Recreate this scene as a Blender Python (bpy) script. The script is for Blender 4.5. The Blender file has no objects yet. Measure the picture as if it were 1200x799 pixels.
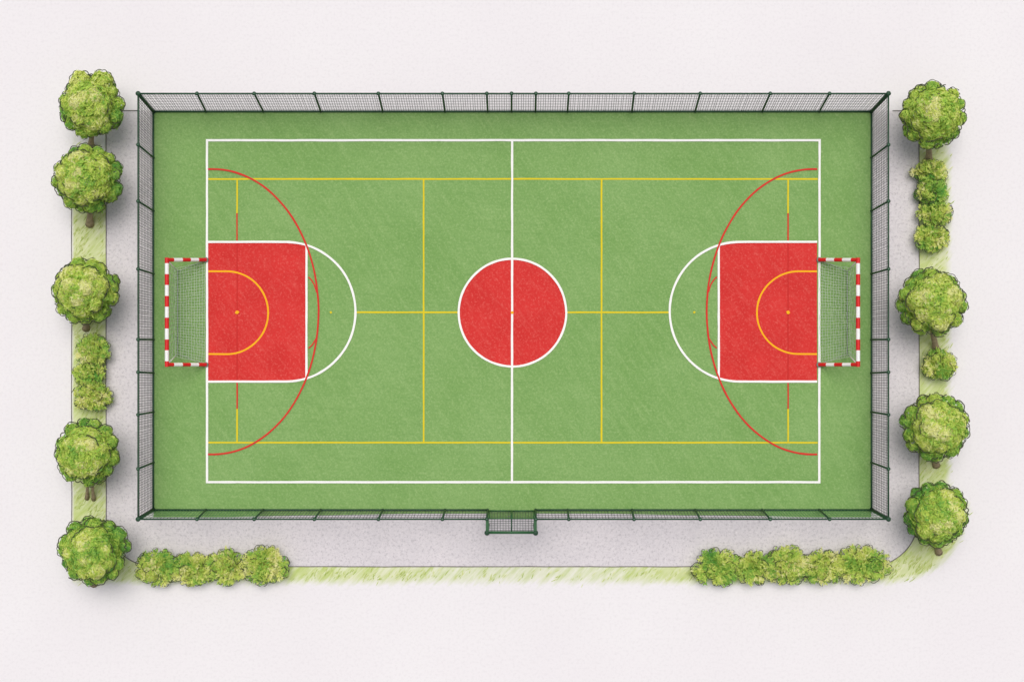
import bpy, math, random
from mathutils import Vector, noise as mnoise

SC = bpy.context.scene
COL = SC.collection
S = 24.0                       # plan units: 24 drawing units to a metre
H = 63.0                       # camera height
NX, NY = 600.0, 415.0          # point on the ground straight below the camera (drawing units)
MX = 600.7                     # mirror axis of the court
EXPO = -0.05

# ---------------------------------------------------------------- helpers
def G(px, py, z=0.0):
    """a point of the plan at height z, straight above its plan position"""
    return Vector(((px - 600) / S, -(py - 366) / S, z))
NAD = G(NX, NY)
def P(px, py, z):
    """a point at height z that the camera sees over plan point (px, py)"""
    g = G(px, py); k = 1 - z / H
    return Vector((NAD.x + (g.x - NAD.x) * k, NAD.y + (g.y - NAD.y) * k, z))
def lin(r, g, b, e=1.06):
    def f(c):
        c /= 255.0
        return (c / 12.92 if c <= .04045 else ((c + .055) / 1.055) ** 2.4) / e
    return (f(r), f(g), f(b), 1.0)

class MB:
    def __init__(s): s.v = []; s.f = []; s.m = []; s.c = []; s.smooth = []
    def face(s, idx, mat=0, col=0.5, smooth=False):
        s.f.append(idx); s.m.append(mat); s.c.append(col); s.smooth.append(smooth)
    def quad(s, a, b, c, d, mat=0, col=0.5):
        n = len(s.v); s.v += [a, b, c, d]; s.face((n, n+1, n+2, n+3), mat, col)
    def tube(s, pts, rad, n=8, mat=0, caps=True, col=0.5, smooth=True):
        pts = [Vector(p) for p in pts]
        if not hasattr(rad, '__len__'): rad = [rad] * len(pts)
        rings = []
        prev = None
        for i, p in enumerate(pts):
            t = (pts[min(i+1, len(pts)-1)] - pts[max(i-1, 0)])
            if t.length < 1e-9: t = Vector((0, 0, 1))
            t.normalize()
            ref = Vector((0, 0, 1)) if abs(t.z) < .9 else Vector((1, 0, 0))
            if prev is not None and (prev - t * prev.dot(t)).length > .1: ref = prev
            a = (ref - t * ref.dot(t)).normalized(); b = t.cross(a); prev = a
            base = len(s.v)
            for k in range(n):
                th = 2 * math.pi * (k + .5) / n
                s.v.append(p + a * (math.cos(th) * rad[i]) + b * (math.sin(th) * rad[i]))
            rings.append(base)
        for i in range(len(rings) - 1):
            for k in range(n):
                k2 = (k + 1) % n
                s.face((rings[i]+k, rings[i]+k2, rings[i+1]+k2, rings[i+1]+k), mat, col, smooth and n > 4)
        if caps:
            s.face(tuple(rings[0] + k for k in reversed(range(n))), mat, col)
            s.face(tuple(rings[-1] + k for k in range(n)), mat, col)
    def ball(s, c, r, nu=10, nv=6, mat=0, squash=1.0):
        c = Vector(c); base = len(s.v)
        for j in range(1, nv):
            ph = math.pi * j / nv
            for i in range(nu):
                th = 2 * math.pi * i / nu
                s.v.append(c + Vector((r*math.sin(ph)*math.cos(th), r*math.sin(ph)*math.sin(th), r*squash*math.cos(ph))))
        top = len(s.v); s.v.append(c + Vector((0, 0, r*squash))); bot = len(s.v); s.v.append(c - Vector((0, 0, r*squash)))
        for j in range(nv - 2):
            for i in range(nu):
                i2 = (i+1) % nu
                s.face((base+j*nu+i, base+(j+1)*nu+i, base+(j+1)*nu+i2, base+j*nu+i2), mat, .5, True)
        for i in range(nu):
            i2 = (i+1) % nu
            s.face((top, base+i, base+i2), mat, .5, True)
            s.face((bot, base+(nv-2)*nu+i2, base+(nv-2)*nu+i), mat, .5, True)
    def build(s, name, mats, parent=None):
        me = bpy.data.meshes.new(name)
        me.from_pydata([tuple(v) for v in s.v], [], s.f)
        if not isinstance(mats, (list, tuple)): mats = [mats]
        for m in mats: me.materials.append(m)
        me.polygons.foreach_set('material_index', s.m)
        me.polygons.foreach_set('use_smooth', s.smooth)
        at = me.attributes.new('tint', 'FLOAT', 'FACE')
        at.data.foreach_set('value', s.c)
        me.update()
        o = bpy.data.objects.new(name, me); COL.objects.link(o)
        if parent is not None:
            o.parent = parent
            o.matrix_parent_inverse = parent.matrix_world.inverted()
        return o

def thing(name, label, cat, loc=(0, 0, 0), group=None):
    o = bpy.data.objects.new(name, None); COL.objects.link(o)
    o.location = loc; o.empty_display_size = .3
    o['label'] = label; o['category'] = cat
    if group: o['group'] = group
    bpy.context.view_layer.update()
    return o
def structure(o): o['kind'] = 'structure'; return o

# ---------------------------------------------------------------- materials
def newmat(name):
    m = bpy.data.materials.new(name); m.use_nodes = True
    nt = m.node_tree
    b = nt.nodes['Principled BSDF']; b.inputs['Roughness'].default_value = .85
    b.inputs['Specular IOR Level'].default_value = .15
    return m, nt, b
def nd(nt, t, **kw):
    n = nt.nodes.new(t)
    for k, v in kw.items(): setattr(n, k, v)
    return n
def coords(nt, scale=(1, 1, 1), rot=0.0):
    g = nd(nt, 'ShaderNodeNewGeometry'); r = nd(nt, 'ShaderNodeVectorRotate', rotation_type='Z_AXIS')
    r.inputs['Angle'].default_value = rot
    nt.links.new(g.outputs['Position'], r.inputs['Vector'])
    mp = nd(nt, 'ShaderNodeMapping'); mp.inputs['Scale'].default_value = scale
    nt.links.new(r.outputs[0], mp.inputs['Vector'])
    return mp.outputs[0]
def noise(nt, vec, scale, detail=3, rough=.6):
    n = nd(nt, 'ShaderNodeTexNoise'); n.inputs['Scale'].default_value = scale
    n.inputs['Detail'].default_value = detail; n.inputs['Roughness'].default_value = rough
    nt.links.new(vec, n.inputs['Vector'])
    return n.outputs['Fac']
def maprange(nt, val, a, b, c=0., d=1.):
    n = nd(nt, 'ShaderNodeMapRange'); n.clamp = True
    for i, x in zip((1, 2, 3, 4), (a, b, c, d)): n.inputs[i].default_value = x
    nt.links.new(val, n.inputs[0]); return n.outputs[0]
def mix(nt, fac, a, b):
    n = nd(nt, 'ShaderNodeMix', data_type='RGBA')
    for v, i in ((fac, 0), (a, 6), (b, 7)):
        if isinstance(v, (int, float)): n.inputs[i].default_value = v
        elif isinstance(v, tuple): n.inputs[i].default_value = v
        else: nt.links.new(v, n.inputs[i])
    return n.outputs[2]
def math_(nt, op, a, b):
    n = nd(nt, 'ShaderNodeMath', operation=op)
    for i, v in enumerate((a, b)):
        if isinstance(v, (int, float)): n.inputs[i].default_value = v
        else: nt.links.new(v, n.inputs[i])
    return n.outputs[0]
def bump(nt, b, h, strength=.2, dist=.02):
    n = nd(nt, 'ShaderNodeBump'); n.inputs['Strength'].default_value = strength; n.inputs['Distance'].default_value = dist
    nt.links.new(h, n.inputs['Height']); nt.links.new(n.outputs[0], b.inputs['Normal'])

PALE, PALE2 = lin(241, 237, 238), lin(238, 233, 235)
def pale_ground(nt):
    a = noise(nt, coords(nt), .12, 4); f = noise(nt, coords(nt), 7, 3, .7)
    c = mix(nt, maprange(nt, a, .35, .7), PALE, PALE2)
    return mix(nt, maprange(nt, f, .48, .68, 0, .4), c, lin(224, 219, 221)), f
def mat_ground():
    m, nt, b = newmat('pale_ground'); c, f = pale_ground(nt)
    nt.links.new(c, b.inputs['Base Color']); bump(nt, b, f, .08); return m
def mat_court():
    m, nt, b = newmat('green_court')
    big = noise(nt, coords(nt), .22, 5, .62)
    st1 = noise(nt, coords(nt, (1, .14, 1), -.6), 3.6, 4, .75)
    st2 = noise(nt, coords(nt, (.08, 1, 1), .06), 4.0, 4, .7)
    gr = noise(nt, coords(nt), 9.5, 2, .9)
    c = mix(nt, maprange(nt, big, .38, .62), lin(136, 173, 103), lin(125, 165, 92))
    c = mix(nt, maprange(nt, st1, .47, .68, 0, .42), c, lin(154, 186, 118))
    c = mix(nt, maprange(nt, st2, .5, .72, 0, .4), c, lin(114, 155, 84))
    c = mix(nt, maprange(nt, gr, .5, .68, 0, .45), c, lin(108, 148, 86))
    c = mix(nt, maprange(nt, gr, .32, .48, .45, 0), c, lin(166, 194, 130))
    nt.links.new(c, b.inputs['Base Color']); bump(nt, b, gr, .1); return m
def mat_red(name, base, dark, light):
    m, nt, b = newmat(name)
    big = noise(nt, coords(nt), .5, 4); st = noise(nt, coords(nt, (1, .16, 1), -.7), 5, 4, .75); gr = noise(nt, coords(nt), 9, 2, .9)
    c = mix(nt, maprange(nt, big, .35, .65), base, dark)
    c = mix(nt, maprange(nt, st, .5, .8, 0, .4), c, light)
    c = mix(nt, maprange(nt, gr, .52, .7, 0, .6), c, light)
    nt.links.new(c, b.inputs['Base Color']); bump(nt, b, gr, .1); return m
def mat_line(name, base, worn, amount=.4):
    m, nt, b = newmat(name)
    gr = noise(nt, coords(nt), 6, 4, .8)
    c = mix(nt, maprange(nt, gr, .52, .75, 0, amount), base, worn)
    nt.links.new(c, b.inputs['Base Color']); return m
def mat_path():
    m, nt, b = newmat('gravel')
    big = noise(nt, coords(nt), .35, 5, .65); f = noise(nt, coords(nt), 5, 3, .75); f2 = noise(nt, coords(nt), 7.5, 2, .9)
    st = noise(nt, coords(nt, (.07, 1, 1)), 4, 3, .7)
    c = mix(nt, maprange(nt, big, .3, .7), lin(228, 221, 223), lin(217, 211, 214))
    c = mix(nt, maprange(nt, f, .5, .75, 0, .6), c, lin(204, 198, 202))
    c = mix(nt, maprange(nt, f2, .52, .68, 0, .55), c, lin(172, 166, 170))
    c = mix(nt, maprange(nt, f2, .25, .42, .6, 0), c, lin(241, 236, 237))
    c = mix(nt, maprange(nt, st, .55, .8, 0, .35), c, lin(206, 200, 202))
    nt.links.new(c, b.inputs['Base Color']); bump(nt, b, f2, .25); return m
def mat_verge():
    m, nt, b = newmat('thin_grass'); pg, f = pale_ground(nt)
    at = nd(nt, 'ShaderNodeAttribute', attribute_name='cover')
    st = noise(nt, coords(nt, (1, .14, 1), .75), 4.5, 3, .7)
    big = noise(nt, coords(nt), .6, 3)
    g = mix(nt, maprange(nt, st, .35, .65), lin(222, 228, 178), lin(190, 206, 122))
    g = mix(nt, maprange(nt, big, .4, .7, 0, .55), g, lin(226, 226, 188))
    k = math_(nt, 'ADD', at.outputs['Fac'], math_(nt, 'MULTIPLY', math_(nt, 'SUBTRACT', st, .5), 1.0))
    c = mix(nt, maprange(nt, k, .1, .95), pg, g)
    nt.links.new(c, b.inputs['Base Color']); return m
def mat_plain(name, col, rough=.6, var=.25, scale=4, spec=.3):
    m, nt, b = newmat(name); b.inputs['Roughness'].default_value = rough; b.inputs['Specular IOR Level'].default_value = spec
    n = noise(nt, coords(nt), scale, 4, .7)
    d = tuple(x * (1 - var) for x in col[:3]) + (1,); l = tuple(min(1, x * (1 + var)) for x in col[:3]) + (1,)
    nt.links.new(mix(nt, maprange(nt, n, .3, .7), d, l), b.inputs['Base Color']); return m
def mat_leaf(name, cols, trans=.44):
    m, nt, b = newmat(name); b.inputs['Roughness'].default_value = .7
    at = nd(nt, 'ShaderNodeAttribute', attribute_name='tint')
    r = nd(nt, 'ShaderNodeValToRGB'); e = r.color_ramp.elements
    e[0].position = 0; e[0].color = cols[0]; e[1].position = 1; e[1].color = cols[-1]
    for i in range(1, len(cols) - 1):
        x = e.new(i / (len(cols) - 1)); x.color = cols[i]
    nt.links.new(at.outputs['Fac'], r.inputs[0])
    t = nd(nt, 'ShaderNodeBsdfTranslucent'); mx = nd(nt, 'ShaderNodeMixShader'); mx.inputs[0].default_value = trans
    nt.links.new(r.outputs[0], b.inputs['Base Color']); nt.links.new(r.outputs[0], t.inputs[0])
    nt.links.new(b.outputs[0], mx.inputs[1]); nt.links.new(t.outputs[0], mx.inputs[2])
    nt.links.new(mx.outputs[0], nt.nodes['Material Output'].inputs[0]); return m

M = dict(
    ground=mat_ground(), court=mat_court(), path=mat_path(), verge=mat_verge(),
    red=mat_red('red_court_paint', lin(219, 58, 55), lin(208, 52, 49), lin(232, 108, 98)),
    white=mat_line('white_line_paint', lin(252, 250, 246), lin(222, 228, 208), .45),
    yellow=mat_line('yellow_line_paint', lin(228, 205, 42), lin(190, 190, 70), .5),
    orange=mat_line('orange_line_paint', lin(250, 182, 36), lin(240, 150, 44), .4),
    redline=mat_line('red_line_paint', lin(216, 60, 52), lin(180, 96, 66), .5),
    faint=mat_line('faint_red_line_paint', lin(200, 50, 47), lin(214, 60, 55), .7),
    edging=mat_plain('weathered_edging', lin(112, 108, 104), .8, .45, 1.5),
    fence=mat_plain('dark_green_steel', lin(40, 74, 52), .5, .25, 3),
    fencecap=mat_plain('green_cap_plastic', lin(84, 116, 92), .5, .2, 6),
    gatesteel=mat_plain('gate_green_steel', lin(48, 96, 58), .5, .2, 3),
    wire=mat_plain('dark_wire', lin(60, 68, 62), .6, .25, 2),
    greenwire=mat_plain('green_coated_wire', lin(70, 122, 74), .6, .25, 2),
    goalred=mat_plain('goal_red_paint', lin(222, 38, 38), .45, .1, 4),
    goalwhite=mat_plain('goal_white_paint', lin(250, 249, 246), .45, .04, 4),
    goalsteel=mat_plain('goal_bare_steel', lin(120, 130, 120), .5, .2, 6),
    net=mat_plain('pale_net_cord', lin(184, 196, 176), .9, .12, 6),
    bark=mat_plain('grey_brown_bark', lin(160, 142, 112), .9, .35, 7),
    twig_and_outline=mat_plain('dark_twig_and_outline', lin(70, 76, 52), .9, .25, 5),  # shrub stems, and the outlines added round crowns and shrubs
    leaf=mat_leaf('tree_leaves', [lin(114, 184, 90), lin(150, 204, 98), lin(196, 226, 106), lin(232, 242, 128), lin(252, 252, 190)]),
    shrub=mat_leaf('shrub_leaves', [lin(116, 184, 88), lin(158, 208, 98), lin(202, 228, 112), lin(234, 240, 134), lin(250, 248, 184)]),
    blade=mat_leaf('grass_blades', [lin(176, 196, 104), lin(204, 216, 130), lin(226, 230, 166)], .2),
)

# ---------------------------------------------------------------- the ground and the court
def sheet(name, pts, z, mat, parent=None):
    b = MB(); n = len(pts); b.v = [G(x, y, z) for x, y in pts]
    a = sum(pts[i][0]*pts[(i+1) % n][1] - pts[(i+1) % n][0]*pts[i][1] for i in range(n))
    b.face(tuple(range(n)) if a < 0 else tuple(reversed(range(n))))
    return b.build(name, mat, parent)
gb = MB(); R_ = 900
gb.quad(Vector((-R_, -R_, 0)), Vector((R_, -R_, 0)), Vector((R_, R_, 0)), Vector((-R_, R_, 0)))
structure(gb.build('ground', M['ground']))

def arc(cx, cy, rx, ry, a0, a1, n=48):
    return [(cx + rx*math.cos(math.radians(a0+(a1-a0)*i/n)), cy + ry*math.sin(math.radians(a0+(a1-a0)*i/n))) for i in range(n+1)]
path_edge_right = [(1077, 150), (1077, 575)] + arc(1018, 604, 59, 59.5, 0, 90, 20)
path_edge_left = [(124.5, 128.5), (124.5, 560)] + arc(182, 606, 57.5, 57.5, 180, 90, 20)
path_poly = [(124.5, 130), (161, 130), (161, 124), (1041, 124), (1041, 130), (1077, 130), (1077, 575)] + arc(1018, 604, 59, 59.5, 0, 90, 20) + list(reversed(arc(182, 606, 57.5, 57.5, 180, 90, 20))) + [(124.5, 560)]
path_poly = [(124.5, 130), (1077, 130), (1077, 575)] + arc(1018, 604, 59, 59.5, 0, 90, 20) + list(reversed(arc(182, 606, 57.5, 57.5, 180, 90, 20))) + [(124.5, 560)]
structure(sheet('gravel_path', path_poly, .008, M['path']))

court = structure(sheet('court', [(180, 131), (1021, 131), (1021, 605.8), (960, 605.8), (900, 604.5), (810, 603.4), (700, 601.4), (629, 601), (629, 607), (570, 607), (570, 601), (500, 601.4), (400, 603), (310, 604.6), (240, 605.8), (180, 605.8)], .014, M['court']))

# verge of thin grass: cover fades out towards the pale ground
def sst(a, b, x):
    t = max(0., min(1., (x - a) / (b - a))); return t*t*(3-2*t)
def cover(x, y):
    c = 0.
    c = max(c, sst(83, 88, x) * sst(135, 245, y) * (1 - sst(112, 130, x)*.25) * (1 - sst(672, 690, y)) if x < 150 else 0)
    c = max(c, .92 * sst(84, 140, x) * (1 - sst(675, 689, y)) * (1 - .35*sst(420, 560, x)*(1 - sst(680, 800, x))) * (1 - sst(1040, 1050, x)) if y > 655 else 0)
    c = max(c, (1 - sst(1104, 1119, x)) * sst(150, 185, y) if x > 1070 and y < 600 else 0)
    if x > 1030 and y > 585:
        c = max(c, 1 - sst(84, 98, math.hypot(x - 1043, y - 590)))
    return c
vb = MB(); cov = []; idx = {}
def vkey(i, j):
    if (i, j) not in idx:
        x, y = 60 + 3*i, 120 + 3*j
        idx[(i, j)] = len(vb.v); vb.v.append(G(x, y, .004)); cov.append(cover(x, y))
    return idx[(i, j)]
def inpath(x, y): return 132 < x < 1070 and y < 640
for i in range(362):
    for j in range(192):
        x, y = 60 + 3*i, 120 + 3*j
        if inpath(x, y) and inpath(x+3, y+3): continue
        if max(cover(x, y), cover(x+3, y), cover(x, y+3), cover(x+3, y+3)) <= 0.001: continue
        vb.face((vkey(i, j), vkey(i, j+1), vkey(i+1, j+1), vkey(i+1, j)))
ver = vb.build('grass_verge', M['verge'])
at = ver.data.attributes.new('cover', 'FLOAT', 'POINT'); at.data.foreach_set('value', cov)
structure(ver)

rnd = random.Random(5)
def onpath(x, y):
    if not (124.5 < x < 1077 and y < 663): return False
    if y > 604 and x > 1018 and math.hypot(x-1018, y-604) > 59: return False
    if y > 606 and x < 182 and math.hypot(x-182, y-606) > 57: return False
    return True
gb = MB(); tries = 0
while len(gb.f) < 5200 and tries < 90000:
    tries += 1
    r = rnd.random()
    if r < .33: x, y = rnd.uniform(84, 124), rnd.uniform(170, 690)
    elif r < .66: x, y = rnd.uniform(90, 1090), rnd.uniform(663, 688)
    elif r < .86: x, y = rnd.uniform(1077, 1117), rnd.uniform(160, 600)
    else: x, y = rnd.uniform(1040, 1140), rnd.uniform(600, 688)
    if onpath(x, y) or rnd.random() > cover(x, y) ** 1.6: continue
    if mnoise.noise(Vector((x*.05, y*.05, 3))) < rnd.uniform(-.5, .2): continue
    p = G(x, y, .006); L = rnd.uniform(.12, .34); w = rnd.uniform(.012, .024)
    a = math.radians(52 + rnd.gauss(0, 12))
    d = Vector((math.cos(a), math.sin(a), 0)) * L; d.z = L * rnd.uniform(.02, .14)
    if onpath(x + d.x*S, y - d.y*S): continue
    sd = Vector((-math.sin(a), math.cos(a), 0)) * w
    mid = p + d*.55 + Vector((0, 0, .008)); n = len(gb.v)
    gb.v += [p - sd*.6, p + sd*.6, mid + sd, mid - sd, p + d]
    t = rnd.random()
    gb.face((n, n+1, n+2, n+3), 0, t); gb.face((n+3, n+2, n+4), 0, t)
go = gb.build('grass', M['blade']); go['kind'] = 'stuff'
go['label'] = 'thin pale yellow green grass blades lying on the verges'

def edging(name, pts, w=1.25, z=.05):
    """a low strip of edging with real height"""
    b = MB(); q = []
    for i in range(len(pts) - 1):
        (x0, y0), (x1, y1) = pts[i], pts[i+1]
        n = max(1, int(math.hypot(x1-x0, y1-y0) / 14))
        q += [(x0+(x1-x0)*k/n, y0+(y1-y0)*k/n) for k in range(n)]
    q.append(pts[-1])
    q = [(x + mnoise.noise(Vector((x*.03, y*.03, 1)))*.5, y + mnoise.noise(Vector((x*.03, y*.03, 9)))*.5) for x, y in q]
    b.tube([G(x, y, z*.35) for x, y in q], w/S*.5, 4, smooth=False)
    o = b.build(name, M['edging']); structure(o); return o
edging('path_edging', path_edge_right[1:1] + [(1077, 128), (1077, 575)] + arc(1018, 604, 59, 59.5, 0, 90, 20) + list(reversed(arc(182, 606, 57.5, 57.5, 180, 90, 20))) + [(124.5, 560), (124.5, 130), (161, 130)])
edging('path_edging', [(1046, 130), (1060, 130)])
edging('verge_edging', [(84, 232), (84, 622)], 1.1)

# painted markings: every stroke a mesh of its own under the court, each on its own level
lvl = [.018]
def stroke(name, pts, w, mat, wob=.25, dash=None):
    z = lvl[0]
    b = MB(); q = []
    closed = math.hypot(pts[0][0]-pts[-1][0], pts[0][1]-pts[-1][1]) < .01 and len(pts) > 3
    for i in range(len(pts) - 1):
        (x0, y0), (x1, y1) = pts[i], pts[i+1]
        n = max(1, int(math.hypot(x1-x0, y1-y0) / 12))
        q += [(x0+(x1-x0)*k/n, y0+(y1-y0)*k/n) for k in range(n)]
    q.append(pts[-1])
    L, Rr = [], []
    for i, (x, y) in enumerate(q):
        if closed: a, c = q[i-1 if i else len(q)-2], q[i+1 if i < len(q)-1 else 1]
        else: a, c = q[max(i-1, 0)], q[min(i+1, len(q)-1)]
        dx, dy = c[0]-a[0], c[1]-a[1]; l = math.hypot(dx, dy) or 1
        # mitre
        k = 1.0
        if 0 < i < len(q)-1 or closed:
            ux, uy = x-a[0], y-a[1]; ul = math.hypot(ux, uy) or 1
            cs = abs((ux*dx+uy*dy)/(ul*l)); k = 1/max(cs, .5)
        h = w*.5*k*(1 + .16*mnoise.noise(Vector((x*.11, y*.11, z*300))))
        o = wob*mnoise.noise(Vector((x*.04, y*.04, 20+z*100)))
        nx, ny = -dy/l, dx/l
        L.append((x+nx*(h+o), y+ny*(h+o))); Rr.append((x-nx*(h-o), y-ny*(h-o)))
    for i in range(len(q)):
        b.v += [G(*L[i], z), G(*Rr[i], z)]
    for i in range(len(q)-1):
        b.face((2*i, 2*i+2, 2*i+3, 2*i+1))
    return b.build(name, mat, court)
def both(name, pts, w, mat, **k):
    stroke(name, pts, w, mat, **k)
    stroke(name, [(2*MX - x, y) for x, y in pts], w, mat, **k)
    lvl[0] += .002
def one(name, pts, w, mat, **k):
    stroke(name, pts, w, mat, **k); lvl[0] += .002

# red fields
karc = [(x, y) for x, y in arc(335, 365.3, 81.7, 81.7, -90, 90, 60)]
key = [(244, 283.7)] + [p for p in karc if p[0] < 359] + [(244, 447)]
up = [p for p in karc if p[0] <= 359.3 and p[1] < 366]; dn = [p for p in karc if p[0] <= 359.3 and p[1] > 366]
key = [(244, 283.7)] + up + [(359.4, 287.4), (359.4, 443.2)] + dn + [(244, 447)]
sheet('key_area', key, lvl[0], M['red'], court)
sheet('key_area', [(2*MX-x, y) for x, y in key], lvl[0], M['red'], court)
sheet('centre_circle_area', arc(600.5, 366.3, 62.5, 62.5, 0, 360, 96)[:-1], lvl[0], M['red'], court)
lvl[0] += .002
both('faint_line', [(278, 284), (278, 446)], 1.4, M['faint'])
both('goal_arc', [(244, 318)] + arc(266, 366.4, 48.4, 48.4, -90, 90, 48) + [(244, 414.8)], 2.1, M['orange'])
one('side_line', [(244, 210), (958, 210)], 2.0, M['yellow'])
one('side_line', [(244, 518.4), (958, 518.4)], 2.0, M['yellow'])
both('cross_line', [(496.5, 210), (496.5, 518)], 2.0, M['yellow'])
both('long_line', [(417, 366), (537, 366)], 2.0, M['yellow'])
both('service_line', [(278, 210), (278, 250)], 1.9, M['yellow'])
both('service_line', [(278, 479), (278, 518)], 1.9, M['yellow'])
both('dash_line', [(278, 250), (278, 283)], 1.7, M['redline'])
both('dash_line', [(278, 448), (278, 479)], 1.7, M['redline'])
one('boundary_line', [(600, 164.7), (242.8, 164.7), (242.8, 564.6), (959.8, 564.6), (960.3, 164.7), (600, 164.7)], 2.65, M['white'])
one('half_line', [(600.2, 166), (600, 563.5)], 2.55, M['white'])
one('centre_circle', arc(600.5, 366.4, 63, 63, 0, 360, 96), 2.55, M['white'])
both('key_line', [(244, 283.6), (335, 283.6)] + karc[1:-1] + [(335, 447), (244, 447)], 2.55, M['white'])
both('free_throw_line', [(359.3, 287), (359.3, 444.5)], 2.5, M['white'])
both('three_point_line', [(244, 198.5)] + arc(250, 365.3, 123.4, 166.8, -90, 90, 64) + [(244, 532)], 2.1, M['redline'])
both('short_arc', [(361.6, 324.6), (365, 328), (368.5, 333.5), (371.4, 342.5)], 1.6, M['redline'])
both('short_arc', [(361.6, 408), (366, 404), (371.2, 396)], 1.6, M['redline'])
for name, x, y, r, m in (('penalty_spot', 278, 366, 2.2, 'orange'), ('free_spot', 388, 366, 1.4, 'yellow')):
    for xx in (x, 2*MX-x):
        b = MB(); q = [G(xx + r*math.cos(t*.7)*(1+.3*math.sin(3*t+xx)), y + r*math.sin(t*.7), lvl[0]) for t in range(9)]
        b.v = q; b.face(tuple(reversed(range(9)))); b.build(name, M[m], court)
b = MB(); b.v = [G(600.2 + 1.7*math.cos(t*.7), 366.3 + 1.7*math.sin(t*.7), lvl[0]) for t in range(9)]
b.face(tuple(reversed(range(9)))); b.build('centre_spot', M['orange'], court)

# ---------------------------------------------------------------- fences
FH = 3.0
def fence(label, bots, tops, green=(), nh=11, group='mesh fences round the court', post_ends=(True, True), corner=(False, False)):
    """bots / tops: plan points of each post's foot and the drawing points of its head"""
    B = [G(*p, .02) for p in bots]; T = [P(*p, FH) for p in tops]
    mid = (B[0] + B[-1]) / 2
    t = thing('mesh_fence', label, 'fence', (mid.x, mid.y, 0), group)
    n = len(B)
    for i in range(n):
        if i == 0 and not post_ends[0] or i == n-1 and not post_ends[1]: continue
        cor = (i == 0 and corner[0]) or (i == n-1 and corner[1])
        r = .085 if cor else .05
        b = MB(); b.tube([B[i], T[i]], r, 10); po = b.build('post', M['fence'], t)
        b = MB(); b.ball(T[i] + Vector((0, 0, .03)), .12 if cor else .095, 12, 7, 0, .6); b.ball(T[i] + Vector((0, 0, .06)), .05, 8, 6, 1, .7); b.build('post_cap', [M['fence'], M['fencecap']], po)
        b = MB(); b.tube([B[i], B[i] + Vector((0, 0, .06))], r*1.35, 10); b.build('foot_plate', M['fence'], po)
    up = Vector((0, 0, .05))
    b = MB(); b.tube(T, .042, 8); b.build('top_rail', M['fence'], t)
    b = MB(); b.tube([p + up for p in B], .046, 8); b.build('bottom_rail', M['fence'], t)
    for i in range(n-1):
        b0, b1, t0, t1 = B[i] + up, B[i+1] + up, T[i], T[i+1]
        L = (b1 - b0).length; b = MB()
        nv = max(2, round(L / (.118 if nh > 8 else .15))); 
        r2 = random.Random(i + n)
        for k in range(1, nv):
            a = k/nv + r2.uniform(-.006, .006)
            b.tube([b0.lerp(b1, a), t0.lerp(t1, a)], .0115, 3, caps=False)
        for k in range(1, nh):
            a = k/nh
            b.tube([b0.lerp(t0, a), b1.lerp(t1, a)], 0.0125, 3, caps=False)
        b.build('mesh_panel', M['greenwire' if i in green else 'wire'], t)
    return t
topx = [162, 231, 298, 368.5, 443.5, 518.5, 570.5, 599.5, 628, 666.5, 743, 820.5, 902.5, 972, 1041]
botx = [180, 241.5, 308.7, 376, 448.6, 521.5, 571.5, 599.5, 627.5, 665, 740.5, 814.5, 893, 960, 1021]
fence('long mesh fence along the top edge of the court, unbroken by a gate', [(x, 131) for x in botx], [(x, 110) for x in topx], corner=(True, True))
fence('mesh fence along the bottom edge, left of the gate, green screen at its left end', [(x, 597) for x in botx[:7]], [(x, 608) for x in topx[:7]], green=(0, 1), nh=5, corner=(True, False))
fence('mesh fence along the bottom edge, right of the gate, green screen at its right end', [(x, 597) for x in botx[8:]], [(x, 608) for x in topx[8:]], green=(4, 5), nh=5, corner=(False, True))
sy_t = [110, 170, 236, 315.3, 397.7, 436, 485.8, 549, 608]
sy_b = [131, 185, 247.3, 321, 398, 437, 482.5, 541.7, 597]
fence('mesh fence on the left side, behind the left goal', [(180, y) for y in sy_b], [(162, y) for y in sy_t], nh=10, post_ends=(False, False))
fence('mesh fence on the right side, behind the right goal', [(1021, y) for y in sy_b], [(1041, y) for y in sy_t], nh=10, post_ends=(False, False))

# ---------------------------------------------------------------- gate with its mesh hood
gt = thing('gate', 'double green gate with a square mesh hood in the bottom fence', 'gate', tuple(G(599.5, 597)))
Z = FH - .02
gl, gr_ = 573.3, 625.6
for x0, x1 in ((gl, 599.2), (599.8, gr_)):
    a, bb, c, d = G(x0, 598, .1), G(x1, 598, .1), P(x0, 607.4, Z), P(x1, 607.4, Z)
    b = MB(); b.tube([a, bb], .035, 8); b.tube([bb, d], .035, 8); b.tube([d, c], .03, 8); b.tube([c, a], .035, 8)
    lf = b.build('gate_leaf', M['gatesteel'], gt)
    b = MB()
    for k in range(1, 8): b.tube([a.lerp(bb, k/8), c.lerp(d, k/8)], .012, 4, caps=False)
    for k in range(1, 6): b.tube([a.lerp(c, k/6), bb.lerp(d, k/6)], .012, 4, caps=False)
    b.build('mesh_infill', M['wire'], lf)
hx = 597.6 if True else 0
b = MB(); hp = G(598.2, 598.6, 1.05); b.tube([hp + Vector((0, -.03, 0)), hp + Vector((0, -.12, 0)), hp + Vector((-.16, -.12, 0))], .018, 6); b.build('handle', M['goalsteel'], gt)
for x in (570.8, 627.6):
    f = P(x, 624, Z); foot = Vector((f.x, f.y, .01))
    b = MB(); b.tube([foot, f], .075, 10); po = b.build('hood_post', M['gatesteel'], gt)
    b = MB(); b.ball(f + Vector((0, 0, .03)), .13, 12, 7, 0, .6); b.build('post_cap', M['fence'], po)
    b = MB(); p0, p1 = P(x + (1 if x < 600 else -1)*.3, 608.5, Z), P(x + (1 if x < 600 else -1)*.3, 623, Z)
    b.tube([p0, p1], .1, 4, smooth=False); b.build('hood_side_rail', M['gatesteel'], gt)
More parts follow.
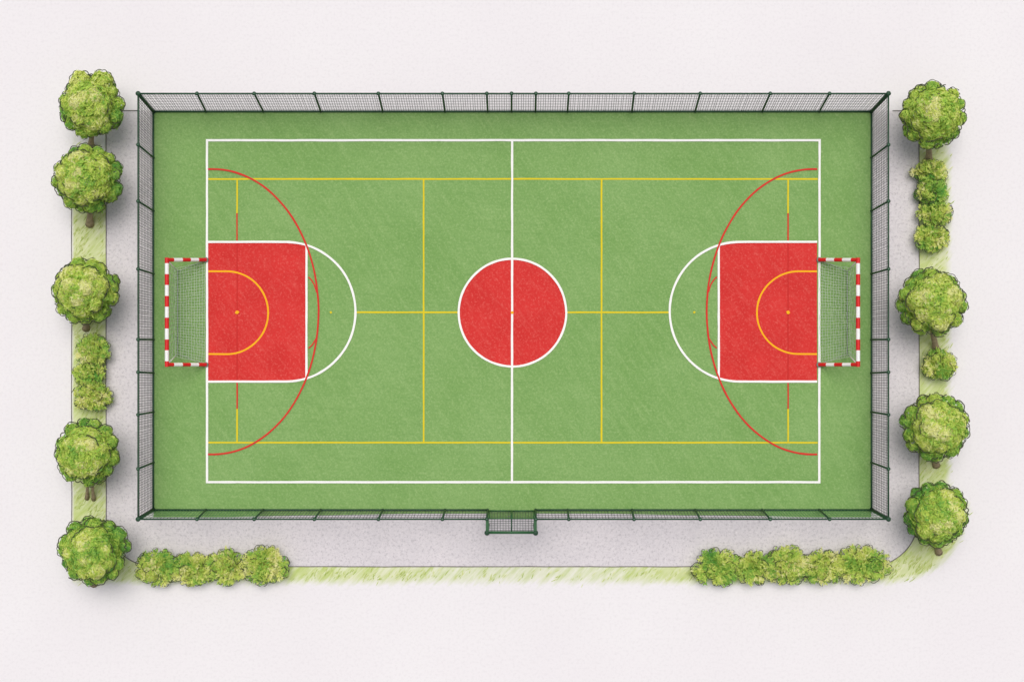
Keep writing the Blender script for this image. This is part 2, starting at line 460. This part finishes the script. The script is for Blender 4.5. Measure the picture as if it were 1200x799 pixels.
b = MB(); b.tube([P(571, 623.6, Z), P(627.5, 623.6, Z)], .07, 8); b.build('hood_front_rail', M['gatesteel'], gt)
b = MB(); b.tube([P(599.5, 607.6, Z), P(599.5, 623.4, Z)], .035, 8); b.build('hood_middle_rail', M['fence'], gt)
b = MB()
for k in range(1, 16): 
    x = 573 + (626-573)*k/16
    b.tube([P(x, 607.6, Z), P(x, 623.4, Z)], .013, 4, caps=False)
for k in range(1, 6):
    y = 607.6 + 16*k/6
    b.tube([P(573, y, Z-.02), P(626, y, Z-.02)], .013, 4, caps=False)
b.build('hood_mesh', M['wire'], gt)

# ---------------------------------------------------------------- goals
def goal(label, mir):
    mx = (lambda x: 2*MX - .3 - x) if mir else (lambda x: x)
    ct = G(mx(226), 366)
    t = thing('goal', label, 'goal', (ct.x, ct.y, 0), 'red and white striped goals')
    zc = 1.9
    y0, y1 = 304.6, 427.2
    foot = [G(mx(241.5), y, .10) for y in (y0, y1)]
    top = [P(mx(195.6), y, zc) for y in (y0, y1)]
    def bar(name, a, c, segs, rad=.095):
        b = MB(); pos = 0; tot = sum(s for s, _ in segs)
        for s, m in segs:
            b.tube([a.lerp(c, pos/tot), a.lerp(c, (pos+s)/tot)], rad, 8, m, caps=False, smooth=True); pos += s
        # closed ends
        d = (c-a).normalized()
        b.tube([a - d*.012, a], rad*.98, 8, segs[0][1]); b.tube([c, c + d*.012], rad*.98, 8, segs[-1][1])
        return b.build(name, [M['goalred'], M['goalwhite']], t)
    pf = [(10, 0), (10.5, 1), (10.3, 0), (11, 1), (6.5, 0)]
    for i in (0, 1):
        b_ = bar('post', foot[i], top[i] + (foot[i]-top[i]).normalized()*.06, pf)
        m = MB(); m.tube([Vector((foot[i].x, foot[i].y, .015)), foot[i] + Vector((0, 0, .02))], .13, 12); m.build('foot_plate', M['goalsteel'], b_)
    cb = [(6, 0)] + [(12.2, 1), (12.2, 0)]*4 + [(12.2, 1), (6, 0)]
    dd = (top[1]-top[0]).normalized()*.09
    bar('crossbar', top[0]-dd, top[1]+dd, cb, .1)
    # ground bar straight below the crossbar, and the upright stays
    gx = mx(208.5)
    r0, r1 = G(gx, 318, .06), G(gx, 414.5, .06)
    b = MB(); b.tube([r0, r1], .028, 6); gbq = b.build('ground_bar', M['goalsteel'], t)
    for r, tp in ((r0, top[0]), (r1, top[1])):
        b = MB(); b.tube([r, tp], .03, 6); b.build('stay', M['goalwhite'], t)
    for r, f in ((r0, foot[0]), (r1, foot[1])):
        b = MB(); b.tube([r, Vector((f.x, f.y, .06))], .014, 6); b.build('side_bar', M['net'], t)
    rn = random.Random(8 + mir)
    def netpatch(a, bq, c, d, nu, nv, sag, rad, b):
        g = {}
        for i in range(nu+1):
            for j in range(nv+1):
                u, v = i/nu, j/nv
                p = a.lerp(bq, u).lerp(d.lerp(c, u), v)
                jit = .025
                p = p + Vector((rn.uniform(-jit, jit), rn.uniform(-jit, jit), 0)) + Vector((0, 0, -sag*math.sin(math.pi*u)*math.sin(math.pi*v)))
                p.z = max(p.z, .045); g[i, j] = p
        for j in range(nv+1):
            b.tube([g[i, j] for i in range(nu+1)], rad, 3, caps=False)
        for i in range(nu+1):
            b.tube([g[i, j] for j in range(nv+1)], rad, 3, caps=False)
    b = MB()
    # inner net, slung from half-way up the stays down to the goal line
    m0, m1 = r0.lerp(top[0], .25), r1.lerp(top[1], .25)
    netpatch(G(mx(240.5), 307, .06), G(mx(240.5), 425, .06), m1, m0, 34, 11, .05, .0095, b)
    b.build('net', M['net'], t)
    b = MB(); netpatch(m0, m1, top[1], top[0], 22, 4, .0, .009, b); b.build('back_net', M['net'], t)
    return t
goal('red and white striped goal with pale net at the left end of the court', False)
goal('red and white striped goal with pale net at the right end of the court', True)

# ---------------------------------------------------------------- trees and shrubs
def leafmass(b, lobes, n, size, rng, outlinemat=1, ring=True, ringr=.02, tint0=.45, radial=False, toplight=.0, rough=.1, jit=.38, wid=(.36, .52)):
    areas = [r*r for c, r, t in lobes]; tot = sum(areas)
    zs = [c.z for c, r, t in lobes]; zmin, zmax = min(zs), max(zs) + 1e-6
    for (c, r, t), ar in zip(lobes, areas):
        k = int(n*ar/tot); cz = (c.z - zmin)/(zmax - zmin)
        for _ in range(k):
            z = rng.uniform(-.75, 1); th = rng.uniform(0, 2*math.pi); q = math.sqrt(1-z*z)
            nrm = Vector((q*math.cos(th), q*math.sin(th), z))
            bump_ = 1 + rough*mnoise.noise((c + nrm*r)*4.2)
            p = c + nrm*r*bump_*rng.uniform(.8, 1.03)
            if any((p-c2).length < r2*.80 for c2, r2, _ in lobes if c2 is not c): continue
            nn = (nrm + Vector((rng.gauss(0, jit), rng.gauss(0, jit), rng.gauss(0, jit)))).normalized()
            if radial: ax = (nrm + Vector((0, 0, .2))) - nn*(nrm + Vector((0, 0, .2))).dot(nn)
            else: ax = Vector((0, 0, 1)).cross(nn)
            if ax.length < 1e-3: ax = Vector((1, 0, 0))
            ax.normalize(); sx = nn.cross(ax); a = rng.gauss(.35, .5)
            u = ax*math.cos(a) + sx*math.sin(a); w = nn.cross(u)
            L = size*rng.uniform(.7, 1.35); W = L*rng.uniform(*wid)
            col = tint0 + t + toplight*(cz - .5) + rng.gauss(0, .12) + .22*mnoise.noise(p*1.7)  # higher lobes get paler, yellower leaves: sunlit tops put into the colour
            i = len(b.v)
            b.v += [p - u*L*.5, p - w*W*.5 + nn*.01, p + u*L*.5 - nn*.02, p + w*W*.5 + nn*.01]
            b.face((i, i+1, i+2, i+3), 0, min(1, max(0, col)))
    if ring:  # dark scalloped outlines added round each lobe, not grown twigs
        for c, r, t in lobes:
            for zz in (rng.uniform(-.05, .3),):
                rr = r*math.sqrt(1-zz*zz)*1.12
                nb = max(5, int(rr*2*math.pi/rng.uniform(.24, .34))); ph = rng.uniform(0, 6)
                run = []; steps = nb*8; skip = 0
                for s in range(steps+1):
                    th = 2*math.pi*s/steps
                    q = rr*(1 + .075*r**-.3*abs(math.sin(nb*th*.5 + ph)) + .06*mnoise.noise(Vector((th*1.5, ph, 0))))
                    p = c + Vector((q*math.cos(th), q*math.sin(th), r*zz + .03*math.sin(th*5+ph)))
                    bad = any((p-c2).length < r2*.99 for c2, r2, _ in lobes if c2 is not c)
                    if skip > 0: skip -= 1; bad = True
                    elif rng.random() < .035: skip = rng.randint(2, 7)
                    if bad:
                        if len(run) > 2: b.tube(run, ringr*rng.uniform(.75, 1.2), 3, outlinemat, caps=False, col=.5)
                        run = []
                    else: run.append(p)
                if len(run) > 2: b.tube(run, ringr, 3, outlinemat, caps=False)

def bezier(a, c, d, n=8):
    return [a*(1-t)**2 + c*2*t*(1-t) + d*t*t for t in [i/n for i in range(n+1)]]

def tree(label, cx, cy, rp, base, seed, zc=2.15, trunks=((0, 0),), tr=.14, bumps=(), tint=.45):
    rng = random.Random(seed)
    bx, by = base
    root = G(bx, by, 0)
    t = thing('tree', label, 'tree', tuple(root), 'round trees beside the court')
    C = P(cx, cy, zc); R = (rp - .3)/S*(1 - zc/H)
    lobes = [(C.copy(), R*.80, .02)]
    n1 = rng.randint(13, 16); a0 = rng.uniform(0, 6)
    for k in range(n1):
        a = a0 + 2*math.pi*k/n1 + rng.uniform(-.12, .12); r = R*rng.uniform(.17, .25)
        d = R*rng.uniform(.95, 1.04) - r
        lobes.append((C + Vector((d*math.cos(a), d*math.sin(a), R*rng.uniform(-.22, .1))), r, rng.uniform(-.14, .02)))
    n2 = rng.randint(9, 12); a0 = rng.uniform(0, 6)
    for k in range(n2):
        a = a0 + 2*math.pi*k/n2 + rng.uniform(-.2, .2); r = R*rng.uniform(.2, .3); e = rng.uniform(.35, .75); d = R*rng.uniform(.56, .66)
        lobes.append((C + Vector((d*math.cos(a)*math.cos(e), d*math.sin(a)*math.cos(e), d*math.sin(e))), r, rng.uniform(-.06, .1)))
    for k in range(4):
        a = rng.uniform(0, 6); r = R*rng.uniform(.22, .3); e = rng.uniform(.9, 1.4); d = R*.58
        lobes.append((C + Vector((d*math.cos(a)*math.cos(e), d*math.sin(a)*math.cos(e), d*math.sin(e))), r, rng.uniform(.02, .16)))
    for ang, dist, rr in bumps:
        a = math.radians(ang)
        lobes.append((C + Vector((R*dist*math.cos(a), R*dist*math.sin(a), R*.12)), R*rr, .1))
    b = MB(); leafmass(b, lobes, 23000, .21, rng, ringr=.025, tint0=tint + .22, toplight=.55, rough=.2, jit=.33, wid=(.3, .44))  # bright crown top and greener skirt are light painted into the leaf tint
    b.build('crown', [M['leaf'], M['twig_and_outline']], t)
    b = MB(); hub = C + Vector((0, -R*.35, -R*.45))
    for ox, oy in trunks:
        f = G(bx+ox, by+oy, 0); rr = tr if len(trunks) == 1 else tr*.55
        pts = bezier(f, f.lerp(hub, .35) + Vector((0, .0, .25)), hub + Vector((ox/S*.5, 0, 0)))
        rad = [rr*(1.45 if i == 0 else 1.12 if i == 1 else 1 - .05*i) for i in range(len(pts))]
        b.tube(pts, rad, 9)
    for k in range(6):
        a = rng.uniform(0, 6.28); e = C + Vector((R*.6*math.cos(a), R*.6*math.sin(a), R*rng.uniform(0, .4)))
        b.tube(bezier(hub, hub.lerp(e, .5) + Vector((0, 0, .2)), e, 5), [tr*.5*(1-.14*i) for i in range(6)], 6)
    b.build('trunk', M['bark'], t)
    return t

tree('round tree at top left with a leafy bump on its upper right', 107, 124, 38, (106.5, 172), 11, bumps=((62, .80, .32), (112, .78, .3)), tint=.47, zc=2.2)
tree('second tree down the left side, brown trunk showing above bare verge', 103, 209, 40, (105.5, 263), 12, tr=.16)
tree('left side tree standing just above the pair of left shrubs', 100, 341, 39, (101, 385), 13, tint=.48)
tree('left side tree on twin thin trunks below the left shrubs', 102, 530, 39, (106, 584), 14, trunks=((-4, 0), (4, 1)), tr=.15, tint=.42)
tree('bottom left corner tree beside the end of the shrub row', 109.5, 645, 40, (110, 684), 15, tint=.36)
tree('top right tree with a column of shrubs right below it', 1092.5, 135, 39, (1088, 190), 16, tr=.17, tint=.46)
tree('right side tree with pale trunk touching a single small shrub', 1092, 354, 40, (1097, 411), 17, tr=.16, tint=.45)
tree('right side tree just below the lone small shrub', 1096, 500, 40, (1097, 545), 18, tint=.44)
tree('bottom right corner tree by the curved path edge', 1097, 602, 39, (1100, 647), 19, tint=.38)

def shrub(label, cx, cy, rx, ry, seed, group, tint=.45):
    rng = random.Random(seed)
    zc = .45
    root = G(cx, cy, 0)
    t = thing('shrub', label, 'shrub', tuple(root), group)
    C = P(cx, cy, zc); rx, ry = rx/S, ry/S
    lobes = [(C + Vector((0, 0, -.05)), min(rx, ry)*.62, 0.)]
    n = rng.randint(8, 10); a0 = rng.uniform(0, 6)
    for k in range(n):
        a = a0 + 2*math.pi*k/n + rng.uniform(-.2, .2); r = rng.uniform(.19, .29); q = rng.uniform(.88, 1.06)
        lobes.append((C + Vector(((rx*q-r)*math.cos(a), (ry*q-r)*math.sin(a), rng.uniform(-.12, .15))), r, rng.uniform(-.22, .18)))
    for k in range(5):
        a = rng.uniform(0, 6.28); r = rng.uniform(.19, .28); q = rng.uniform(.2, .5)
        lobes.append((C + Vector((rx*q*math.cos(a), ry*q*math.sin(a), rng.uniform(.2, .4))), r, rng.uniform(-.15, .22)))
    b = MB(); leafmass(b, lobes, 1300, .19, rng, ringr=.017, tint0=tint + .04, radial=True, toplight=.12, rough=.32, jit=.55, wid=(.26, .4))
    for k in range(int(95*rx*ry/.75) + 20):
        a = rng.uniform(0, 6.283); q = math.sqrt(rng.uniform(.03, 1))
        q *= .93 + .13*mnoise.noise(Vector((math.cos(a)*2.2, math.sin(a)*2.2, seed*1.7)))
        e = C + Vector((rx*q*math.cos(a), ry*q*math.sin(a), .5*math.sqrt(max(0, 1-q*q)) - .12 + rng.uniform(-.06, .1)))
        ao, qo = rng.uniform(0, 6.283), rng.uniform(0, .62)
        o = Vector((C.x + rx*qo*math.cos(ao), C.y + ry*qo*math.sin(ao), .15))
        if k % 4 == 0: e = o + Vector((rng.gauss(0, .14), rng.gauss(0, .14), rng.uniform(.25, .5)))
        pts = bezier(o, o.lerp(e, .45) + Vector((0, 0, .22)), e, 10)
        if q > .72 and rng.random() < .6:
            od = Vector((e.x - C.x, e.y - C.y, 0)).normalized(); sd_ = Vector((-od.y, od.x, 0)); lr = rng.uniform(.07, .13)
            b.tube([e + od*(.07 + lr*math.sin(math.pi*j/7)) + sd_*(lr*math.cos(math.pi*j/7)) + Vector((0, 0, .02*math.sin(j))) for j in range(8)], .014, 3, 1, caps=False)  # outline loop added round the sprig tip
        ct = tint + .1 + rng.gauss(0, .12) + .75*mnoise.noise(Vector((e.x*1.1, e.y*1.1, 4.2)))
        for i in range(3, 11):
            d = (pts[i] - pts[i-1]).normalized()
            for sd in (-1, 1, 0) if i > 5 else (-1, 1):
                u = (d + Vector((-d.y, d.x, 0))*sd*rng.uniform(.5, 1.0) + Vector((0, 0, rng.uniform(-.1, .25)))).normalized()
                nn = (Vector((0, 0, 1)) - u*u.z + Vector((rng.gauss(0, .35), rng.gauss(0, .35), 0))).normalized()
                w = nn.cross(u).normalized(); L = rng.uniform(.13, .23); W = L*rng.uniform(.3, .42)
                p = pts[i] + Vector((rng.gauss(0, .02), rng.gauss(0, .02), rng.gauss(0, .02))); n_ = len(b.v)
                b.v += [p, p + u*L*.5 - w*W*.5, p + u*L - Vector((0, 0, .02)), p + u*L*.5 + w*W*.5]
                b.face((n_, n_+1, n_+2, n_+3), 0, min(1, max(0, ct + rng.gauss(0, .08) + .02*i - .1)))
    b.build('foliage', [M['shrub'], M['twig_and_outline']], t)
    b = MB()
    for k in range(7):
        a = rng.uniform(0, 6.28); q = rng.uniform(.3, .8)
        e = C + Vector((rx*q*math.cos(a), ry*q*math.sin(a), rng.uniform(0, .3)))
        b.tube(bezier(Vector((root.x, root.y, 0)), Vector((root.x, root.y, .3)).lerp(e, .3), e, 4), [.03, .025, .02, .015, .01], 5)
    b.build('stem', M['twig_and_outline'], t)
gl_ = 'shrubs on the left verge'
shrub('upper shrub on the left verge, under a tree', 109, 411, 20.5, 19, 31, gl_, .5)
shrub('pale middle shrub on the left verge, between two larger ones', 106, 437, 18, 15, 32, gl_, .55)
shrub('lowest shrub on the left verge, above the twin trunk tree', 109, 464, 22, 17.5, 33, gl_, .5)
gr2 = 'column of shrubs on the right verge'
shrub('topmost shrub of the right column, touching the top right tree trunk', 1089, 203, 20, 15, 34, gr2, .4)
shrub('second shrub from the top in the right column', 1091.5, 226, 19, 15, 35, gr2, .42)
shrub('third shrub from the top in the right column, bulging right', 1095, 250, 20, 16, 36, gr2, .46)
shrub('lowest shrub of the right column, above bare pale verge', 1090.5, 279, 20, 16, 37, gr2, .44)
shrub('lone small shrub between two trees on the right verge', 1100, 427, 20, 18.5, 38, None, .4)
gb1 = 'row of shrubs at the bottom left'
shrub('leftmost shrub of the bottom left row, near the corner tree', 186, 664, 26, 21.5, 41, gb1, .42)
shrub('second from left shrub of the bottom left row, yellowish', 226, 666, 26, 18.5, 42, gb1, .56)
shrub('third from left shrub of the bottom left row', 267, 663.5, 27, 21, 43, gb1, .45)
shrub('rightmost and tallest shrub of the bottom left row', 311, 661.5, 28, 23.5, 44, gb1, .44)
gb2 = 'row of shrubs at the bottom right'
shrub('leftmost shrub of the bottom right row, beside open verge', 841, 664, 30, 21.5, 45, gb2, .42)
shrub('second from left shrub of the bottom right row', 885, 665, 28, 18.5, 46, gb2, .52)
shrub('middle shrub of the bottom right row', 922, 661.5, 27, 22.5, 47, gb2, .46)
shrub('fourth from left shrub of the bottom right row', 964, 664, 28, 19.5, 48, gb2, .47)
shrub('rightmost shrub of the bottom right row, by the curved path edge', 1008, 661.5, 36, 22.5, 49, gb2, .45)

# ---------------------------------------------------------------- light, sky, camera
EL, AZ = math.radians(71), math.radians(0)
w = bpy.data.worlds.new('World'); SC.world = w; w.use_nodes = True
nt = w.node_tree; bg = nt.nodes['Background']
sky = nt.nodes.new('ShaderNodeTexSky'); sky.sky_type = 'NISHITA'; sky.sun_disc = False
sky.sun_elevation = EL; sky.sun_rotation = AZ; sky.air_density = 1.0; sky.dust_density = 4.0; sky.ozone_density = 1.0
hs = nt.nodes.new('ShaderNodeHueSaturation'); hs.inputs['Saturation'].default_value = .35
nt.links.new(sky.outputs[0], hs.inputs['Color']); nt.links.new(hs.outputs[0], bg.inputs['Color']); bg.inputs['Strength'].default_value = .105
d = Vector((math.sin(AZ)*math.cos(EL), math.cos(AZ)*math.cos(EL), math.sin(EL)))
sl = bpy.data.lights.new('sun', 'SUN'); sl.energy = 1.75; sl.angle = math.radians(45); sl.color = (1, .97, .93)
so = bpy.data.objects.new('sun', sl); COL.objects.link(so); so.rotation_euler = d.to_track_quat('Z', 'Y').to_euler(); so.location = d*40
cam = bpy.data.cameras.new('camera'); co = bpy.data.objects.new('camera', cam); COL.objects.link(co)
co.location = (NAD.x, NAD.y, H); co.rotation_euler = (0, 0, 0)
cam.sensor_fit = 'HORIZONTAL'; cam.sensor_width = 36; cam.lens = 36*H/(1200/S)
cam.shift_x = (600 - NX)/1200; cam.shift_y = (NY - 399.5)/1200
cam.clip_start = .5; cam.clip_end = 3000
SC.camera = co
SC.view_settings.view_transform = 'Standard'; SC.view_settings.look = 'None'
SC.view_settings.gamma = 1; SC.view_settings.exposure = EXPO
